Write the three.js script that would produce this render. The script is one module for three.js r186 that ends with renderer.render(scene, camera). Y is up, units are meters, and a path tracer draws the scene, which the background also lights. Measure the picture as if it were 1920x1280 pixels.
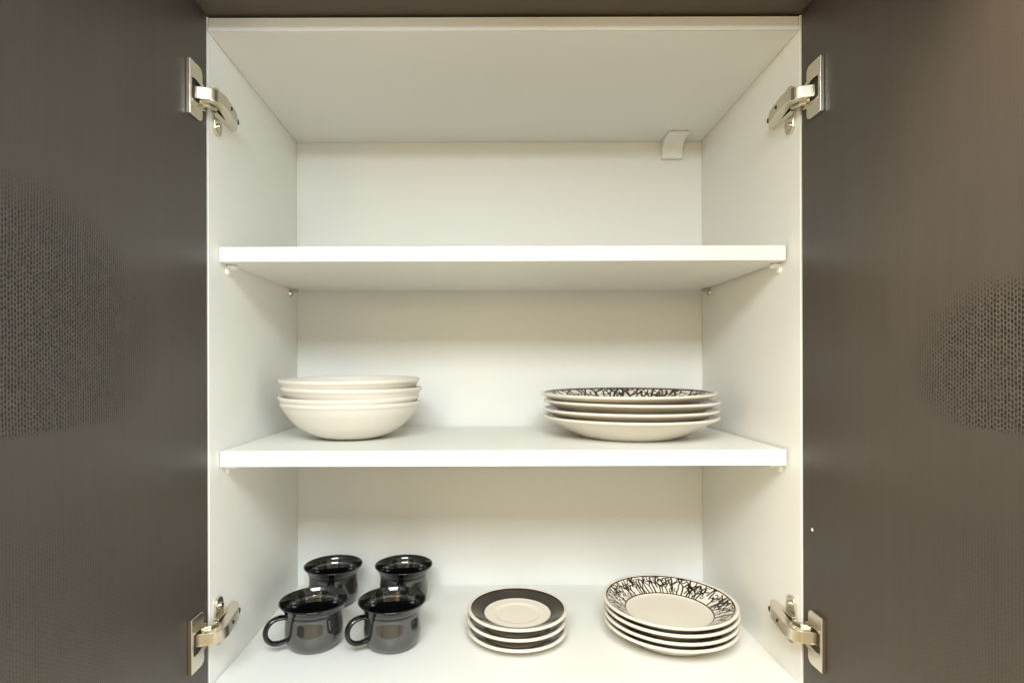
import * as THREE from 'three';
import { RoundedBoxGeometry } from 'three/addons/geometries/RoundedBoxGeometry.js';
import { mergeGeometries } from 'three/addons/utils/BufferGeometryUtils.js';
import { RectAreaLightUniformsLib } from 'three/addons/lights/RectAreaLightUniformsLib.js';

// ---------------------------------------------------------------- camera, light, exposure
const scene = new THREE.Scene();
scene.background = new THREE.Color(0, 0, 0);
const EYE = 1.778, CX = -0.0177;                         // lens height and offset from the cabinet's middle
const camera = new THREE.PerspectiveCamera(62.34, 1024 / 682, 0.02, 30);
camera.position.set(CX, EYE, 0.636);
camera.rotation.set(0, 0, -0.003);
camera.setViewOffset(1024, 682, 22.9, -24, 1024, 682);   // shifted lens: verticals stay upright
const renderer = new THREE.WebGLRenderer({ antialias: true });
renderer.setSize(1024, 682);
renderer.toneMapping = THREE.LinearToneMapping;
renderer.toneMappingExposure = 1.03;
renderer.shadowMap.enabled = true;
RectAreaLightUniformsLib.init();

const CEIL = 2.30;
const MAIN = { pos: [-0.06, EYE + 0.472, 0.93], w: 0.62, d: 0.5, color: [0.84, 0.94, 1.0], power: 23.5 };   // flat ceiling panel
const WARM = { pos: [-0.6, 2.1, 2.1], r: 0.1, color: [1.0, 0.84, 0.55], power: 0.7 };
const SPOT = { pos: [0.06, CEIL - 0.012, 0.50], aim: [0.20, 1.42, 0.02], color: [1.0, 0.86, 0.68], power: 0.6, angle: 0.50 };
const SIDE = { pos: [0.13, CEIL - 0.012, 0.47], aim: [0.334, EYE + 0.20, 0.31], color: [1.0, 0.80, 0.55], power: 2.0, angle: 0.40 };
const GLOW = { pos: [-1.78, 1.75, 1.35], w: 1.0, h: 0.8, color: [1.0, 0.82, 0.55], power: 6.2 };
const DAY = { pos: [1.72, 1.45, 1.55], w: 1.4, h: 1.3, color: [0.90, 0.97, 1.0], power: 4.6 };

// ---------------------------------------------------------------- helpers
let seed = 77123;
const rnd = () => ((seed = (seed * 1664525 + 1013904223) >>> 0) / 4294967296);
const lin = (r, g, b) => new THREE.Color().setRGB(r, g, b);
const used = {};
function numbered(n) { const k = used[n] = (used[n] ?? -1) + 1; return k ? `${n}_${String(k).padStart(3, '0')}` : n; }
function shade(o) { o.castShadow = true; o.receiveShadow = true; return o; }
function part(name, geo, mat, parent) { const m = shade(new THREE.Mesh(geo, mat)); m.name = name; parent.add(m); return m; }
function thing(name, label, category, p = [0, 0, 0], turn = 0, group) {
  const o = new THREE.Group(); o.name = numbered(name); o.position.set(...p); o.rotation.y = turn;
  o.userData = { label, category }; if (group) o.userData.group = group; scene.add(o); return o;
}
function struct(name, geo, mat, p) { const m = shade(new THREE.Mesh(geo, mat)); m.name = numbered(name); m.position.set(...p); m.userData.kind = 'structure'; scene.add(m); return m; }
function board(w, h, d, x, y, z, r = 0.0009) { const g = new RoundedBoxGeometry(w, h, d, 2, r); g.translate(x, y, z); boxUV(g); return g; }
function boxUV(g) {                                            // uv in metres by dominant axis
  const p = g.attributes.position, n = g.attributes.normal, uv = new Float32Array(p.count * 2);
  for (let i = 0; i < p.count; i++) {
    const ax = Math.abs(n.getX(i)), ay = Math.abs(n.getY(i)), az = Math.abs(n.getZ(i));
    const [u, v] = ax >= ay && ax >= az ? [p.getZ(i), p.getY(i)] : ay >= az ? [p.getX(i), p.getZ(i)] : [p.getX(i), p.getY(i)];
    uv[i * 2] = u; uv[i * 2 + 1] = v;
  }
  g.setAttribute('uv', new THREE.BufferAttribute(uv, 2));
}
function canvasTex(w, h, draw, srgb = true) {
  const c = document.createElement('canvas'); c.width = w; c.height = h; draw(c.getContext('2d'), w, h);
  const t = new THREE.CanvasTexture(c); if (srgb) t.colorSpace = THREE.SRGBColorSpace;
  t.wrapS = t.wrapT = THREE.RepeatWrapping; t.anisotropy = 8; return t;
}
function dataTex(w, h, fn, srgb = false) {
  const d = new Uint8Array(w * h * 4);
  for (let y = 0; y < h; y++) for (let x = 0; x < w; x++) { const c = fn(x, y), i = (y * w + x) * 4; d[i] = c[0]; d[i + 1] = c[1]; d[i + 2] = c[2]; d[i + 3] = 255; }
  const t = new THREE.DataTexture(d, w, h); if (srgb) t.colorSpace = THREE.SRGBColorSpace;
  t.wrapS = t.wrapT = THREE.RepeatWrapping; t.magFilter = THREE.LinearFilter; t.minFilter = THREE.LinearMipmapLinearFilter; t.generateMipmaps = true; t.needsUpdate = true; return t;
}
// tiling value noise
const lattice = Array.from({ length: 4096 }, () => rnd());
const lat = (x, y, n) => lattice[((((y % n) + n) % n) * 64 + (((x % n) + n) % n)) & 4095];
function noise(u, v, n) {
  const x = u * n, y = v * n, xi = Math.floor(x), yi = Math.floor(y), s = (t) => t * t * (3 - 2 * t), fx = s(x - xi), fy = s(y - yi);
  return (lat(xi, yi, n) * (1 - fx) + lat(xi + 1, yi, n) * fx) * (1 - fy) + (lat(xi, yi + 1, n) * (1 - fx) + lat(xi + 1, yi + 1, n) * fx) * fy;
}

// ---------------------------------------------------------------- materials
const melRough = dataTex(512, 512, (x, y) => { const u = x / 512, v = y / 512, k = 150 + 14 * (noise(u, v, 8) - 0.5) + 14 * (noise(u, v, 61) - 0.5) + 8 * (rnd() - 0.5); return [k, k, k]; });
melRough.repeat.set(3.2, 3.2);
const melBump = dataTex(512, 512, (x, y) => { const u = x / 512, v = y / 512, k = 110 + 60 * (noise(u, v, 63) - 0.5) + 50 * (rnd() - 0.5); return [k, k, k]; });
melBump.repeat.set(9, 9);
const white = new THREE.MeshStandardMaterial({ color: lin(0.845, 0.83, 0.775), roughness: 0.82, roughnessMap: melRough, bumpMap: melBump, bumpScale: 0.00003 });
const whiteEdge = new THREE.MeshStandardMaterial({ color: lin(0.83, 0.82, 0.76), roughness: 0.75, roughnessMap: melRough });
const plastic = new THREE.MeshStandardMaterial({ color: lin(0.86, 0.85, 0.79), roughness: 0.35 });
const nickel = new THREE.MeshStandardMaterial({ color: lin(0.75, 0.70, 0.59), metalness: 1, roughness: 0.42, roughnessMap: melRough });
const steel = new THREE.MeshStandardMaterial({ color: lin(0.62, 0.57, 0.47), metalness: 1, roughness: 0.25 });
const darkSteel = new THREE.MeshStandardMaterial({ color: lin(0.04, 0.035, 0.028), metalness: 0.4, roughness: 0.5 });
const glazeBlack = new THREE.MeshPhysicalMaterial({ color: lin(0.003, 0.003, 0.003), roughness: 0.06, ior: 1.6 });
const glazeGrey = new THREE.MeshPhysicalMaterial({ color: lin(0.022, 0.0215, 0.021), roughness: 0.07, ior: 2.1 });
const cream = new THREE.MeshPhysicalMaterial({ color: lin(0.80, 0.73, 0.62), roughness: 0.2, ior: 1.5 });
const creamBowl = new THREE.MeshPhysicalMaterial({ color: lin(0.80, 0.74, 0.64), roughness: 0.26, ior: 1.48 });
const paint = new THREE.MeshStandardMaterial({ color: lin(0.64, 0.575, 0.45), roughness: 0.9 });
const ceilingPaint = new THREE.MeshStandardMaterial({ color: lin(0.72, 0.70, 0.64), roughness: 0.95 });
const stoneTop = new THREE.MeshStandardMaterial({ color: lin(0.80, 0.73, 0.60), roughness: 0.4 });
const floorTile = new THREE.MeshStandardMaterial({ color: lin(0.70, 0.62, 0.49), roughness: 0.6 });

// brown woven laminate of the doors: embossed weave that is deep in worn-in patches, fine grain elsewhere
function doorMaterial(patches) {
  const w = 1024, h = 2048, Z = 0.36, H = 0.84;             // the door's width and height in metres
  const strength = (z, y) => {
    let s = 0.02 + 0.05 * noise(z * 1.3, y * 1.3, 7);
    for (const [pz, py, rz, ry, k, foot] of patches) {
      const q = Math.hypot((z - pz) / rz, (y - py) / ry) + 0.25 * (noise(z * 1.7, y * 1.7, 13) - 0.5), cut = foot === undefined ? 1 : Math.min(1, Math.max(0, (y - foot) / 0.006));
      s += k * cut * Math.min(1, Math.max(0, (1.1 - q) / 0.4));
    }
    return Math.min(1, s * (0.7 + 0.6 * noise(z * 2, y * 2, 29)));
  };
  // woven: upright threads crossed by short dashes, slightly uneven
  const hole = (z, y) => {
    const cz = 0.0026, cy = 0.0036, wob = 0.0009 * (noise(z * 1.1, y * 1.1, 40) - 0.5), wy = 0.0012 * (noise(z * 1.3 + 0.4, y * 1.3, 31) - 0.5);
    const col = Math.floor((z + wob) / cz), fz = (z + wob) / cz - col - 0.5, oy = (y + wy) / cy + (col % 2) * 0.5 + 0.3 * lat(col, 7, 64), fy = oy - Math.floor(oy) - 0.5, g = lat(col, Math.floor(oy), 64);
    const d = Math.max(Math.abs(fz) / (0.26 + 0.1 * g), Math.abs(fy) / (0.30 + 0.12 * g));
    return Math.min(1, Math.max(0, (1.15 - d) / 0.5));
  };
  const at = (x, y) => [x / w * Z, (y / h - 0.5) * H];
  const map = dataTex(w, h, (x, y) => {
    const [z, v] = at(x, y), s = strength(z, v), k = hole(z, v) * s;
    const g = 1 + 0.035 * (noise(x / w, y / h * 0.06, 61) - 0.5) + 0.04 * (noise(x / w * 1.7, y / h * 0.2, 63) - 0.5) + 0.06 * (noise(z * 2.1, v * 2.1, 9) - 0.5);
    const c = g * (1 - 0.95 * k + 0.16 * s);
    return [67 * c, 60 * c, 54 * c].map((t) => Math.max(0, Math.min(255, t)));
  }, true);
  const bump = dataTex(w, h, (x, y) => { const [z, v] = at(x, y), b = 200 - 190 * hole(z, v) * strength(z, v) + 6 * (noise(x / w, y / h * 0.05, 62) - 0.5); return [b, b, b]; });
  return new THREE.MeshStandardMaterial({ map, bumpMap: bump, bumpScale: 0.0005, roughness: 0.42 });
}
const doorLeftMat = doorMaterial([[0.255, 0.02, 0.15, 0.105, 0.95, -0.047], [0.24, -0.2, 0.11, 0.10, 0.22]]);
const doorRightMat = doorMaterial([[0.285, -0.005, 0.11, 0.068, 0.9, -0.047], [0.25, -0.2, 0.1, 0.1, 0.15]]);
const brownPlain = new THREE.MeshStandardMaterial({ color: lin(0.105, 0.082, 0.062), roughness: 0.55 });
const doorEdge = new THREE.MeshStandardMaterial({ color: lin(0.17, 0.14, 0.11), roughness: 0.45 });

// ---------------------------------------------------------------- room outside the frame: only what lights, shades and mirrors
const FLOOR0 = EYE - 0.362;                                   // top face of the cabinet's bottom board
struct('wall', new THREE.BoxGeometry(4.0, 2.56, 0.1), paint, [0, 1.22, -0.358]);
struct('wall', new THREE.BoxGeometry(4.0, 2.56, 0.1), paint, [0, 1.22, 2.65]);
struct('wall', new THREE.BoxGeometry(0.1, 2.56, 2.9), paint, [-1.95, 1.22, 1.145]);
struct('wall', new THREE.BoxGeometry(0.1, 2.56, 2.9), paint, [1.95, 1.22, 1.145]);
struct('ceiling', new THREE.BoxGeometry(3.79, 0.1, 2.89), ceilingPaint, [0, CEIL + 0.05, 1.146]);
struct('floor', new THREE.BoxGeometry(3.79, 0.1, 2.89), floorTile, [0, -0.055, 1.146]);
struct('worktop', board(3.7, 0.04, 0.62, 0, 0, 0, 0.004), stoneTop, [0, 0.9, 0.006]);
struct('soffit', new THREE.BoxGeometry(1.7, CEIL - EYE - 0.398, 0.448), brownPlain, [0, EYE + 0.396 + (CEIL - EYE - 0.398) / 2, -0.084]);

function globeLamp(L, label) {
  const t = thing('globe_lamp', label, 'lamp', L.pos);
  part('lamp_globe', new THREE.SphereGeometry(L.r, 32, 20), new THREE.MeshStandardMaterial({ color: lin(0.8, 0.8, 0.8), emissive: lin(...L.color), emissiveIntensity: 3, roughness: 0.4 }), t);
  part('lamp_stem', new THREE.CylinderGeometry(0.012, 0.012, CEIL - L.pos[1] - L.r, 16).translate(0, L.r + (CEIL - L.pos[1] - L.r) / 2, 0), steel, t);
  const l = new THREE.PointLight(lin(...L.color), L.power, 0, 2); l.castShadow = true; l.shadow.radius = L.r * 50 * 0.9; t.add(l);
}
{
  const t = thing('panel_lamp', 'flat white square lamp panel under the ceiling in front of the cabinet', 'lamp', MAIN.pos);
  part('lamp_frame', mergeGeometries([board(MAIN.w + 0.03, 0.012, 0.014, 0, 0.004, MAIN.d / 2 + 0.0075, 0.002), board(MAIN.w + 0.03, 0.012, 0.014, 0, 0.004, -MAIN.d / 2 - 0.0075, 0.002), board(0.014, 0.012, MAIN.d, MAIN.w / 2 + 0.0075, 0.004, 0, 0.002), board(0.014, 0.012, MAIN.d, -MAIN.w / 2 - 0.0075, 0.004, 0, 0.002)]), plastic, t);
  part('lamp_diffuser', board(MAIN.w, 0.006, MAIN.d, 0, 0.006, 0, 0.002), new THREE.MeshStandardMaterial({ color: lin(0.7, 0.7, 0.7), emissive: lin(...MAIN.color), emissiveIntensity: 4, roughness: 0.5 }), t);
  part('lamp_mount', board(0.3, CEIL - MAIN.pos[1] - 0.012, 0.2, 0, (CEIL - MAIN.pos[1]) / 2 + 0.004, 0, 0.003), plastic, t);
  const l = new THREE.RectAreaLight(lin(...MAIN.color), MAIN.power, MAIN.w, MAIN.d); l.position.set(0, -0.003, 0); l.rotation.set(-Math.PI / 2, 0, 0); t.add(l);
}
globeLamp(WARM, 'warm yellow globe lamp on the left side of the kitchen');
function downlight(L, label) {
  const t = thing('downlight', label, 'lamp', L.pos);
  part('trim', new THREE.TorusGeometry(0.042, 0.006, 12, 36).rotateX(Math.PI / 2).translate(0, 0.008, 0), steel, t);
  part('lens', new THREE.CylinderGeometry(0.036, 0.036, 0.006, 32).translate(0, 0.011, 0), new THREE.MeshStandardMaterial({ color: lin(0.6, 0.6, 0.6), emissive: lin(...L.color), emissiveIntensity: 3 }), t);
  const l = new THREE.SpotLight(lin(...L.color), L.power, 0, L.angle, 0.9, 2); l.position.set(0, -0.004, 0); l.castShadow = true; l.shadow.radius = 1.6;
  l.target.position.set(L.aim[0] - L.pos[0], L.aim[1] - L.pos[1], L.aim[2] - L.pos[2]); t.add(l, l.target);
}
downlight(SPOT, 'small warm round downlight in the ceiling in front of the open cabinet');
downlight(SIDE, 'small round downlight turned towards the top of the right door');
{
  const t = thing('wall_lamp', 'broad warm wall lamp with a square shade to the left of the cabinet', 'lamp', GLOW.pos);
  part('lamp_shade', board(0.09, GLOW.h, GLOW.w, -0.047, 0, 0, 0.02), new THREE.MeshStandardMaterial({ color: lin(0.6, 0.55, 0.45), emissive: lin(...GLOW.color), emissiveIntensity: 0.8, roughness: 0.8 }), t);
  part('lamp_bracket', board(0.03, 0.12, 0.2, -0.106, 0, 0, 0.004), steel, t);
  const l = new THREE.RectAreaLight(lin(...GLOW.color), GLOW.power, GLOW.w, GLOW.h); l.position.set(0.004, 0, 0); t.add(l); l.lookAt(2, GLOW.pos[1], GLOW.pos[2]);
}
{
  const t = thing('window', 'daylit window in the wall to the right of the cabinet', 'window', [1.895, DAY.pos[1], DAY.pos[2]]);
  part('pane', new THREE.BoxGeometry(0.01, DAY.h, DAY.w), new THREE.MeshStandardMaterial({ color: lin(0.1, 0.1, 0.1), emissive: lin(...DAY.color), emissiveIntensity: 0.8, roughness: 0.1 }), t);
  const f = [board(0.05, 0.06, DAY.w + 0.12, -0.01, DAY.h / 2 + 0.03, 0), board(0.05, 0.06, DAY.w + 0.12, -0.01, -DAY.h / 2 - 0.03, 0), board(0.05, DAY.h, 0.06, -0.01, 0, DAY.w / 2 + 0.03), board(0.05, DAY.h, 0.06, -0.01, 0, -DAY.w / 2 - 0.03)];
  part('frame', mergeGeometries(f), plastic, t);
  const l = new THREE.RectAreaLight(lin(...DAY.color), DAY.power, DAY.w, DAY.h); l.position.set(-0.04, 0, 0); t.add(l); l.lookAt(-2, DAY.pos[1], DAY.pos[2]);
}

// ---------------------------------------------------------------- the cabinet
const W = 0.668, D = 0.294, T = 0.016, TOP = 0.377, BOT = -0.362;
const cab = thing('kitchen_cabinet', 'open white kitchen wall cabinet with brown doors and two shelves', 'cabinet', [0, EYE, 0]);
for (const s of [-1, 1]) part('side_panel', board(T, 0.774, D - 0.0005, s * (W / 2 + T / 2), 0.0075, -D / 2), white, cab);
part('bottom_panel', board(W - 0.0004, T, D - 0.001, 0, BOT - T / 2, -D / 2 - 0.0003), white, cab);
{
  const g = board(W - 0.0006, 0.0165, D - 0.0012, 0, 0.00825, -D / 2);
  g.translate(0, TOP, -0.0003); g.rotateX(-0.0);
  const m = part('top_panel', g, white, cab);
  // the top board sags a little towards the back
  const p = g.attributes.position; for (let i = 0; i < p.count; i++) p.setY(i, p.getY(i) + p.getZ(i) * 0.031); g.computeVertexNormals();
}
part('edge_band', board(W - 0.0008, 0.0046, 0.0011, 0, TOP + 0.0025, 0.0003, 0.0005), whiteEdge, cab);
{
  const cap = part('cover_cap', new THREE.CylinderGeometry(0.0034, 0.0038, 0.0012, 20).rotateX(Math.PI / 2), plastic, cab); cap.position.set(0.192, -0.249, -D + 0.0002);
}
part('back_panel', board(W + 0.02, 0.78, 0.008, 0, 0.005, -D - 0.0045), white, cab);
for (const [y0, y1] of [[0.1222, 0.1395], [-0.1178, -0.0995]]) {
  const sh = part('shelf', board(W - 0.0044, y1 - y0, 0.2608, -0.0016, (y0 + y1) / 2, -0.0252 - 0.1304, 0.0006), whiteEdge, cab);
  part('edge_band', board(W - 0.0046, y1 - y0 + 0.0003, 0.0012, -0.0016, (y0 + y1) / 2, -0.0246, 0.0005), whiteEdge, sh);
}
// shelf supports: pin, collar and spoon-shaped rest
function pinGeo(s) {
  const a = new THREE.CylinderGeometry(0.0026, 0.0026, 0.012, 14).rotateZ(Math.PI / 2).translate(-s * 0.006, -0.0030, 0);
  const c = new THREE.CylinderGeometry(0.0042, 0.0062, 0.0032, 18).rotateZ(s * Math.PI / 2).translate(-s * 0.0016, -0.0062, 0);
  const r = new RoundedBoxGeometry(0.009, 0.0024, 0.008, 2, 0.0008).translate(-s * 0.0055, -0.0013, 0);
  return mergeGeometries([a, c, r].map((g) => g.index ? g.toNonIndexed() : g));
}
for (const y of [0.1222, -0.1178]) for (const s of [-1, 1]) for (const z of [-0.046, -0.262]) {
  const m = part('shelf_pin', pinGeo(s), z > -0.1 ? plastic : steel, cab); m.position.set(s * W / 2, y - 0.0004, z);
}
// plastic cap over the wall hanger in the upper right back corner
{
  const sh = new THREE.Shape(); sh.moveTo(0, 0); sh.lineTo(0, 0.029); sh.lineTo(0.040, 0.029); sh.lineTo(0.040, 0.0275); sh.bezierCurveTo(0.026, 0.027, 0.011, 0.0245, 0.0085, 0.012); sh.lineTo(0.0075, 0); sh.lineTo(0, 0);
  const g = new THREE.ExtrudeGeometry(sh, { depth: 0.031, bevelEnabled: true, bevelSize: 0.0008, bevelThickness: 0.0008, bevelSegments: 2, curveSegments: 16 });
  g.rotateY(-Math.PI / 2); const m = part('hanger_cap', g, plastic, cab); m.position.set(0.2985, 0.3385, -D + 0.001);
}

// doors, open square to the front
function door(s, mat) {
  const z0 = 0.0025, z1 = 0.352, h = 0.79;
  const g = board(0.018, h, z1 - z0, s * (W / 2 + 0.0004 + 0.009), 0, (z0 + z1) / 2, 0.0008);
  const p = g.attributes.position, uv = g.attributes.uv, n = g.attributes.normal;
  for (let i = 0; i < p.count; i++) if (Math.abs(n.getX(i)) > 0.5) uv.setXY(i, p.getZ(i) / 0.36, p.getY(i) / 0.84 + 0.5);
  const d = part('door', g, mat, cab); d.position.y = 0.0005 - 0.0025;
  return d;
}
const dl = door(-1, doorLeftMat), dr = door(1, doorRightMat);
dl.userData.label = 'brown door standing open on the left'; dr.userData.label = 'brown door standing open on the right';
part('bumper', new THREE.SphereGeometry(0.0019, 14, 10).scale(0.45, 1, 1), plastic, dr).position.set(W / 2 + 0.0004, -0.178, 0.021);

// concealed hinges; built for the left side with the hinge's own height 0, mirrored by s
function extrudeY(sh, h, bev = 0.0007) {                       // shape in (x, z), extruded along y, centred
  const g = new THREE.ExtrudeGeometry(sh, { depth: h - 2 * bev, bevelEnabled: true, bevelSize: bev, bevelThickness: bev, bevelSegments: 2, curveSegments: 14 });
  g.translate(0, 0, -(h - 2 * bev) / 2); g.rotateX(Math.PI / 2); return g;      // (x, y, z) -> (x, -z, y)
}
function flip(g, s) { if (s < 0) return g; const c = g.index ? g.toNonIndexed() : g.clone(); c.scale(-1, 1, 1); const p = c.attributes; for (const k of Object.keys(p)) { const a = p[k], q = a.itemSize; for (let i = 0; i < a.count; i += 3) for (let j = 0; j < q; j++) { const t = a.array[(i + 1) * q + j]; a.array[(i + 1) * q + j] = a.array[(i + 2) * q + j]; a.array[(i + 2) * q + j] = t; } } return c; }
function hinge(s, y, up) {
  const X = -W / 2 - 0.0004;                                   // the left door's inner face
  const root = new THREE.Group(); root.name = 'hinge'; root.position.y = y; cab.add(root);
  // cup plate: two wings and a bulge to the door's edge, with a slot, drawn in (z, y) and laid on the door
  const sh = new THREE.Shape();
  sh.moveTo(0.0455, -0.0283); sh.lineTo(0.0455, 0.0283); sh.lineTo(0.027, 0.0283); sh.quadraticCurveTo(0.021, 0.028, 0.0208, 0.021);
  sh.lineTo(0.0208, 0.0135); sh.bezierCurveTo(0.014, 0.012, 0.0095, 0.008, 0.0085, 0.003); sh.lineTo(0.0085, -0.007); sh.lineTo(0.013, -0.0125); sh.lineTo(0.0208, -0.0145); sh.lineTo(0.0208, -0.022); sh.quadraticCurveTo(0.021, -0.028, 0.027, -0.0283); sh.lineTo(0.0455, -0.0283);
  const hole = new THREE.Path(); hole.moveTo(0.0425, -0.0115); hole.lineTo(0.0425, 0.0105); hole.quadraticCurveTo(0.036, 0.0135, 0.028, 0.0115); hole.lineTo(0.0145, 0.008); hole.lineTo(0.0145, -0.008); hole.lineTo(0.028, -0.0115); hole.quadraticCurveTo(0.036, -0.0135, 0.0425, -0.0115); sh.holes.push(hole);
  let g = new THREE.ExtrudeGeometry(sh, { depth: 0.0034, bevelEnabled: true, bevelSize: 0.0006, bevelThickness: 0.0006, bevelSegments: 2, curveSegments: 12 });
  g.rotateY(-Math.PI / 2); g.scale(-1, 1, 1); g = flipWinding(g); g.translate(X + 0.0008, 0, 0);
  part('cup_plate', flip(g, s), nickel, root);
  // dark cup seen through the slot
  part('cup', flip(new THREE.BoxGeometry(0.0012, 0.028, 0.031).translate(X + 0.0009, 0, 0.027), s), darkSteel, root);
  // arm: channel that leaves the cup, bends and runs along the side wall
  const a = new THREE.Shape();
  a.moveTo(X + 0.0015, 0.030); a.lineTo(X + 0.014, 0.0265); a.bezierCurveTo(X + 0.021, 0.024, X + 0.0245, 0.015, X + 0.0235, 0.004); a.lineTo(X + 0.0185, -0.026); a.bezierCurveTo(X + 0.016, -0.042, X + 0.010, -0.054, X + 0.0035, -0.056);
  a.lineTo(X + 0.003, -0.050); a.lineTo(X + 0.0085, -0.028); a.lineTo(X + 0.0145, 0.002); a.bezierCurveTo(X + 0.016, 0.011, X + 0.013, 0.017, X + 0.009, 0.0185); a.lineTo(X + 0.0015, 0.0215); a.lineTo(X + 0.0015, 0.030);
  part('arm', flip(extrudeY(a, 0.0135), s), nickel, root);
  const link = new THREE.Shape(); link.moveTo(X + 0.001, 0.0205); link.lineTo(X + 0.010, 0.016); link.lineTo(X + 0.014, 0.006); link.lineTo(X + 0.0115, 0.0045); link.lineTo(X + 0.008, 0.0125); link.lineTo(X + 0.001, 0.0165);
  part('link', flip(extrudeY(link, 0.019, 0.0004), s), steel, root);
  // mounting plate: base under the arm with two wings up and down
  const base = new RoundedBoxGeometry(0.007, 0.0125, 0.05, 2, 0.001).translate(-W / 2 + 0.0036, 0, -0.032);
  const wing = new THREE.Shape(); wing.moveTo(-0.010, 0); wing.lineTo(-0.008, 0.0215); wing.quadraticCurveTo(-0.006, 0.027, 0, 0.027); wing.quadraticCurveTo(0.006, 0.027, 0.008, 0.0215); wing.lineTo(0.010, 0); wing.lineTo(0.008, -0.0215); wing.quadraticCurveTo(0.006, -0.027, 0, -0.027); wing.quadraticCurveTo(-0.006, -0.027, -0.008, -0.0215);
  const wg = new THREE.ExtrudeGeometry(wing, { depth: 0.0024, bevelEnabled: true, bevelSize: 0.0005, bevelThickness: 0.0005, bevelSegments: 2, curveSegments: 8 }).rotateY(Math.PI / 2).translate(-W / 2 + 0.0004, 0, -0.018);
  part('mounting_plate', flip(mergeGeometries([base, wg.index ? wg.toNonIndexed() : wg]), s), nickel, root);
  for (const dy of [-0.0175, 0.0175]) part('screw', flip(new THREE.CylinderGeometry(0.0036, 0.0042, 0.003, 18).rotateZ(-Math.PI / 2).translate(-W / 2 + 0.0048, dy, -0.018), s), steel, root);
  // adjusting screws: one sunk in the arm's face, one at its tip
  const tip = new THREE.CylinderGeometry(0.0034, 0.0034, 0.004, 18).rotateZ(-Math.PI / 2).translate(X + 0.0125, 0, -0.0445);
  part('adjusting_screw', flip(tip, s), darkSteel, root);
  const mid = new THREE.CylinderGeometry(0.0022, 0.0022, 0.003, 14).rotateZ(-Math.PI / 2).translate(X + 0.0207, 0.001, -0.012);
  part('adjusting_screw', flip(mid, s), darkSteel, root);
  return root;
}
function flipWinding(g) { const c = g.index ? g.toNonIndexed() : g; const p = c.attributes; for (const k of Object.keys(p)) { const a = p[k], q = a.itemSize; for (let i = 0; i < a.count; i += 3) for (let j = 0; j < q; j++) { const t = a.array[(i + 1) * q + j]; a.array[(i + 1) * q + j] = a.array[(i + 2) * q + j]; a.array[(i + 2) * q + j] = t; } } return c; }
for (const s of [-1, 1]) { hinge(s, 0.2945, true); hinge(s, -0.2945, false); }

// ---------------------------------------------------------------- crockery
// lathe with v set by a function of the profile index, u round the ring
function lathe(pts, seg, vAt) {
  const g = new THREE.LatheGeometry(pts.map(([r, y]) => new THREE.Vector2(Math.max(r, 1e-5), y)), seg), uv = g.attributes.uv, n = pts.length;
  for (let i = 0; i < uv.count; i++) uv.setY(i, vAt(i % n));
  return g;
}
function smooth(pts, n) { const c = new THREE.CatmullRomCurve3(pts.map(([x, y]) => new THREE.Vector3(x, y, 0)), false, 'centripetal'); return c.getPoints(n).map((p) => [p.x, p.y]); }
// plate: underside from the middle out, rim, then the upper face from rim to middle; the print lives on the upper face (v = radius / R)
function plateGeo(R, h, foot, well, t, wellY) {
  const under = smooth([[0, 0.0022], [foot - 0.006, 0.0022], [foot - 0.003, 0.0002], [foot, 0.0], [foot + 0.0035, 0.0008], [foot + (R - foot) * 0.22, h * 0.15], [foot + (R - foot) * 0.5, h * 0.42], [R - 0.004, h - 0.0048]], 40);
  const rim = smooth([[R - 0.004, h - 0.0048], [R - 0.0006, h - 0.0032], [R, h - 0.0016], [R - 0.001, h - 0.0003], [R - 0.003, h]], 12);
  const top = smooth([[R - 0.003, h], [R - (R - well) * 0.5, wellY + (h - wellY) * 0.62], [well + 0.004, wellY + (h - wellY) * 0.26], [well - 0.002, wellY + 0.0012], [well - 0.010, wellY], [0, wellY]], 44);
  const pts = [...under, ...rim.slice(1), ...top.slice(1)], n0 = under.length + rim.length - 2;
  return lathe(pts, 128, (i) => (i < n0 ? 0.0 : pts[i][0] / R));
}
const CREAM = '#e9dfcf';
function speck(c, w, h) { for (let i = 0; i < 260; i++) { c.fillStyle = `rgba(120,95,60,${0.05 + 0.08 * rnd()})`; c.fillRect(rnd() * w, rnd() * h, 1.5, 1); } }
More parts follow.
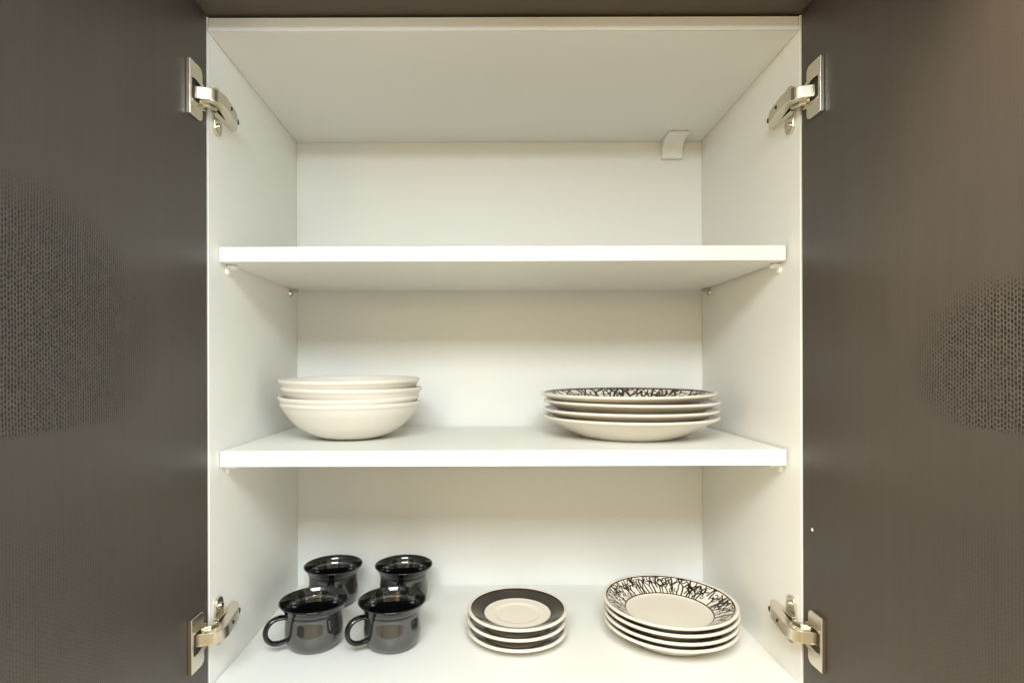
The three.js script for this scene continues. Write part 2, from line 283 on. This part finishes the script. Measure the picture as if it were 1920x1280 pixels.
// v runs upward from the middle (0) to the rim (1); canvas y is down
function branchTex(R, inner, rimLine, wide, dense, many) {
  return canvasTex(2048, 512, (c, w, h) => {
    c.fillStyle = CREAM; c.fillRect(0, 0, w, h); speck(c, w, h);
    const mid = (inner + R) / 2, sx = w / (2 * Math.PI * mid), sy = h / R;     // pixels per metre
    const Y = (r) => h - r * sy;
    c.fillStyle = '#0b0908';
    c.fillRect(0, Y(inner + 0.0008), w, 0.0014 * sy); c.fillRect(0, Y(R - rimLine), w, wide * sy);
    c.lineCap = 'round'; c.strokeStyle = '#0b0908';
    const lo = inner + 0.001, hi = R - rimLine - 0.0006;
    const line = (x0, r0, x1, r1, wd) => {
      for (const o of [-w, 0, w]) { c.save(); c.translate(o, 0); c.scale(sx, sy); c.lineWidth = wd; c.beginPath(); const H = h / sy; c.moveTo(x0, H - r0); c.quadraticCurveTo((x0 + x1) / 2 + (rnd() - 0.5) * 0.003, H - (r0 + r1) / 2, x1, H - r1); c.stroke(); c.restore(); }
    };
    const grow = (x, r, a, len, wd, depth) => {
      const x1 = x + Math.sin(a) * len, r1 = Math.min(hi, r + Math.cos(a) * len);
      line(x, r, x1, r1, wd);
      if (depth <= 0 || r1 >= hi) return;
      const k = rnd() < 0.75 ? 2 : 1;
      for (let i = 0; i < k; i++) grow(x1, r1, a * 0.5 + (i - (k - 1) / 2) * (0.9 + 0.6 * rnd()) + (rnd() - 0.5) * 0.7, len * (0.6 + 0.5 * rnd()), wd * (0.72 + 0.25 * rnd()), depth - 1);
    };
    const C = 2 * Math.PI * mid;
    for (let x = 0; x < C - 0.006; x += (0.008 + 0.010 * rnd()) / many) grow(x, rnd() < 0.6 ? lo : lo + (hi - lo) * 0.5 * rnd(), (rnd() - 0.5) * 0.9, (hi - lo) * (0.22 + 0.25 * rnd()), (0.0017 + 0.0013 * rnd()) * dense, 2);
    const n = Math.round(C / 0.012);
    for (let i = 0; i < n * 1.5 * many; i++) {                // loose hooks and dashes between the branches
      let x = rnd() * C, r = lo + (hi - lo) * (0.15 + 0.8 * rnd()), a = rnd() * 6.28;
      for (let q = 0; q < 3; q++) { const x1 = x + Math.sin(a) * 0.0026, r1 = Math.max(lo, Math.min(hi, r + Math.cos(a) * 0.0026)); line(x, r, x1, r1, 0.0014 * dense); x = x1; r = r1; a += 0.5 + rnd(); }
    }
  });
}
function bandTex(R, inner) {
  return canvasTex(1024, 512, (c, w, h) => {
    c.fillStyle = CREAM; c.fillRect(0, 0, w, h); speck(c, w, h);
    const Y = (r) => h - r * h / R;
    for (let x = 0; x < w; x += 4) { const k = 0.94 + 0.12 * noise(x / w, 0.3, 23); c.fillStyle = `rgb(${60 * k | 0},${55 * k | 0},${51 * k | 0})`; c.fillRect(x, Y(R - 0.0054), 4, (R - 0.0054 - inner) * h / R); }
    c.fillStyle = '#0d0a09'; c.fillRect(0, Y(R - 0.0046), w, 0.0018 * h / R);
    c.fillStyle = '#0d0a09'; c.fillRect(0, Y(inner + 0.0018), w, 0.0014 * h / R);
  });
}
const glazed = (map) => new THREE.MeshPhysicalMaterial({ map, roughness: 0.16, ior: 1.5 });
const soupMat = glazed(branchTex(0.120, 0.080, 0.0046, 0.0036, 1.25, 1.8)), dessertMat = glazed(branchTex(0.0868, 0.0565, 0.0048, 0.0015, 0.85, 2.3)), saucerMat = glazed(bandTex(0.0666, 0.0442));

function stack(proto, spots, words, group) {
  const { kindName, category } = proto.userData;
  spots.forEach(([x, y, z, turn, tx, tz], i) => {
    const o = i ? proto.clone() : proto;
    if (i) { o.name = numbered(kindName); scene.add(o); }
    o.position.set(x, y, z); o.rotation.set(tx, turn, tz);
    o.userData = { label: words[i], category, group };
  });
}
function crock(name, category, geo, mat) { const m = shade(new THREE.Mesh(geo, mat)); m.name = numbered(name); m.userData = { category, kindName: name }; scene.add(m); return m; }

// soup plates, middle shelf on the right
const SH2 = EYE - 0.0995 + 0.0003;
stack(crock('soup_plate', 'plate', plateGeo(0.120, 0.030, 0.064, 0.080, 0.004, 0.0058), soupMat),
  [[0.1785, SH2, -0.158, 0.2, 0, 0], [0.1780, SH2 + 0.0098, -0.1575, 1.3, 0.002, -0.004], [0.1790, SH2 + 0.0215, -0.158, 2.9, 0, 0.006], [0.1750, SH2 + 0.0325, -0.1572, 4.1, 0.002, -0.010]],
  ['bottom cream soup plate of the stack on the middle shelf', 'second soup plate from the bottom of the stack on the middle shelf', 'third soup plate from the bottom, just under the top one on the middle shelf', 'topmost soup plate with black branch print on its rim, middle shelf right'], 'soup plates stacked on the middle shelf');
// dessert plates, bottom right
const B = EYE + BOT + 0.0003;
stack(crock('dessert_plate', 'plate', plateGeo(0.0868, 0.0235, 0.050, 0.0565, 0.004, 0.0052), dessertMat),
  [[0.2225, B, -0.1175, 0.5, 0, 0], [0.2220, B + 0.0090, -0.1172, 1.9, 0, 0.003], [0.2230, B + 0.0182, -0.1176, 3.3, 0, -0.004], [0.2215, B + 0.0272, -0.1178, 5.0, 0.0, -0.004]],
  ['bottom dessert plate of the stack in the cabinet\'s lower right', 'second dessert plate from the bottom of the lower right stack', 'third dessert plate from the bottom of the lower right stack', 'topmost dessert plate with black branch pattern round its cream middle'], 'dessert plates stacked at the lower right');
// saucers, bottom middle
function saucerGeo(R, h) {
  const under = smooth([[0, 0.002], [0.034, 0.002], [0.0365, 0.0002], [0.039, 0], [0.042, 0.0022], [0.054, 0.0072], [R - 0.003, h - 0.0046]], 36);
  const rim = smooth([[R - 0.003, h - 0.0046], [R - 0.0005, h - 0.0032], [R, h - 0.0017], [R - 0.001, h - 0.0003], [R - 0.0028, h]], 12);
  const top = smooth([[R - 0.0028, h], [0.054, h - 0.0045], [0.0445, h - 0.0078], [0.041, h - 0.0084], [0.031, h - 0.0088], [0.0285, h - 0.0098], [0.026, h - 0.0102], [0, h - 0.0102]], 60);
  const pts = [...under, ...rim.slice(1), ...top.slice(1)], n0 = under.length + rim.length - 2;
  return lathe(pts, 112, (i) => (i < n0 ? 0 : pts[i][0] / R));
}
stack(crock('saucer', 'saucer', saucerGeo(0.0666, 0.0150), saucerMat),
  [[0.0182, B, -0.1170, 0.1, 0, 0], [0.0176, B + 0.0128, -0.1175, 2.2, 0, 0.005], [0.0192, B + 0.0252, -0.1180, 4.0, 0.003, -0.006]],
  ['bottom saucer of the small stack between the mugs and plates', 'middle saucer of the small stack of three', 'topmost saucer with dark brown band and cream middle'], 'saucers stacked between the mugs and plates');
// bowls, middle shelf on the left
function bowlGeo() {
  const R = 0.0975, out = smooth([[0, 0.0012], [0.026, 0.0012], [0.028, 0], [0.034, 0.0004], [0.046, 0.0032], [0.0595, 0.0088], [0.0745, 0.0185], [0.0895, 0.0345], [0.0957, 0.0452]], 44);
  const rim = [[0.0966, 0.0457], [0.0972, 0.0468], [0.0975, 0.0492], [0.0970, 0.0502], [0.0957, 0.0508], [0.0942, 0.0503]];
  const inn = smooth([[0.0942, 0.0503], [0.0925, 0.0470], [0.0855, 0.0350], [0.0710, 0.0210], [0.0555, 0.0115], [0.041, 0.0065], [0.026, 0.0046], [0, 0.0044]], 40);
  const pts = [...out, ...rim, ...inn.slice(1)].map(([r, y]) => [r * 0.975, y]);
  return lathe(pts, 128, (i) => i / pts.length);
}
stack(crock('bowl', 'bowl', bowlGeo(), creamBowl),
  [[-0.2090, SH2, -0.149, 0.3, 0, 0], [-0.2108, SH2 + 0.0090, -0.149, 1.6, 0, 0.026], [-0.2075, SH2 + 0.0203, -0.1480, 2.7, 0.004, 0.012], [-0.2102, SH2 + 0.0316, -0.1495, 4.4, 0.004, -0.014]],
  ['bottom cream bowl of the stack, its whole side showing', 'second cream bowl from the bottom of the stack, tilted up at right', 'third cream bowl from the bottom of the stack on the middle shelf', 'topmost cream bowl of the stack on the middle shelf'], 'cream bowls stacked on the middle shelf');

// mugs, bottom left
function mugBody() {                                          // outside, grey glaze up to just under the rim
  const out = smooth([[0, 0.0015], [0.0205, 0.0015], [0.0225, 0.0], [0.0262, 0.0012], [0.0330, 0.0070], [0.0362, 0.0155], [0.0367, 0.0240], [0.0360, 0.0340], [0.0357, 0.0410], [0.0366, 0.0465], [0.0387, 0.0512]], 52);
  return lathe(out, 96, (i) => i / 50);
}
function mugLining() {                                        // black rim and inside
  const rim = smooth([[0.0387, 0.0512], [0.0410, 0.0548], [0.0431, 0.0575], [0.0437, 0.0583], [0.0435, 0.0590], [0.0428, 0.0592], [0.0419, 0.0586]], 20);
  const inn = smooth([[0.0419, 0.0586], [0.0394, 0.0540], [0.0370, 0.047], [0.0345, 0.040], [0.0334, 0.030], [0.0322, 0.020], [0.030, 0.011], [0.024, 0.0062], [0, 0.0050]], 40);
  return lathe([...rim, ...inn.slice(1)], 96, (i) => i / 60);
}
function mugHandle() {
  const P = [[0.0340, 0.0440], [0.0430, 0.0460], [0.0540, 0.0435], [0.0605, 0.0350], [0.0600, 0.0245], [0.0535, 0.0170], [0.0440, 0.0145], [0.0340, 0.0155]].map(([x, y]) => new THREE.Vector3(x, y, 0));
  const c = new THREE.CatmullRomCurve3(P, false, 'centripetal'), g = new THREE.TubeGeometry(c, 64, 0.0031, 14, false), p = g.attributes.position;
  for (let i = 0; i < p.count; i++) p.setZ(i, p.getZ(i) * 1.45);
  g.computeVertexNormals(); return g;
}
const mug = thing('mug', '', 'mug'); part('body', mugBody(), glazeGrey, mug); part('lining', mugLining(), glazeBlack, mug); part('handle', mugHandle(), glazeBlack, mug);
[[-0.246, -0.097, Math.PI + 0.62, 'black glossy mug at the front left, its handle towards the lower left hinge'], [-0.1445, -0.097, Math.PI + 0.62, 'black glossy mug at the front right, its handle beside the other front mug'],
  [-0.2565, -0.226, Math.PI + 1.75, 'black glossy mug at the back left, behind the front left mug'], [-0.149, -0.226, Math.PI + 1.6, 'black glossy mug at the back right, beside the other back mug']].forEach(([x, z, a, label], i) => {
  const o = i ? mug.clone() : mug; if (i) { o.name = numbered('mug'); scene.add(o); }
  o.position.set(x, B, z); o.rotation.set(0, a, 0); o.userData = { label, category: 'mug', group: 'black mugs on the cabinet floor' };
});

scene.traverse((o) => { if (o.isMesh) shade(o); });
renderer.render(scene, camera);
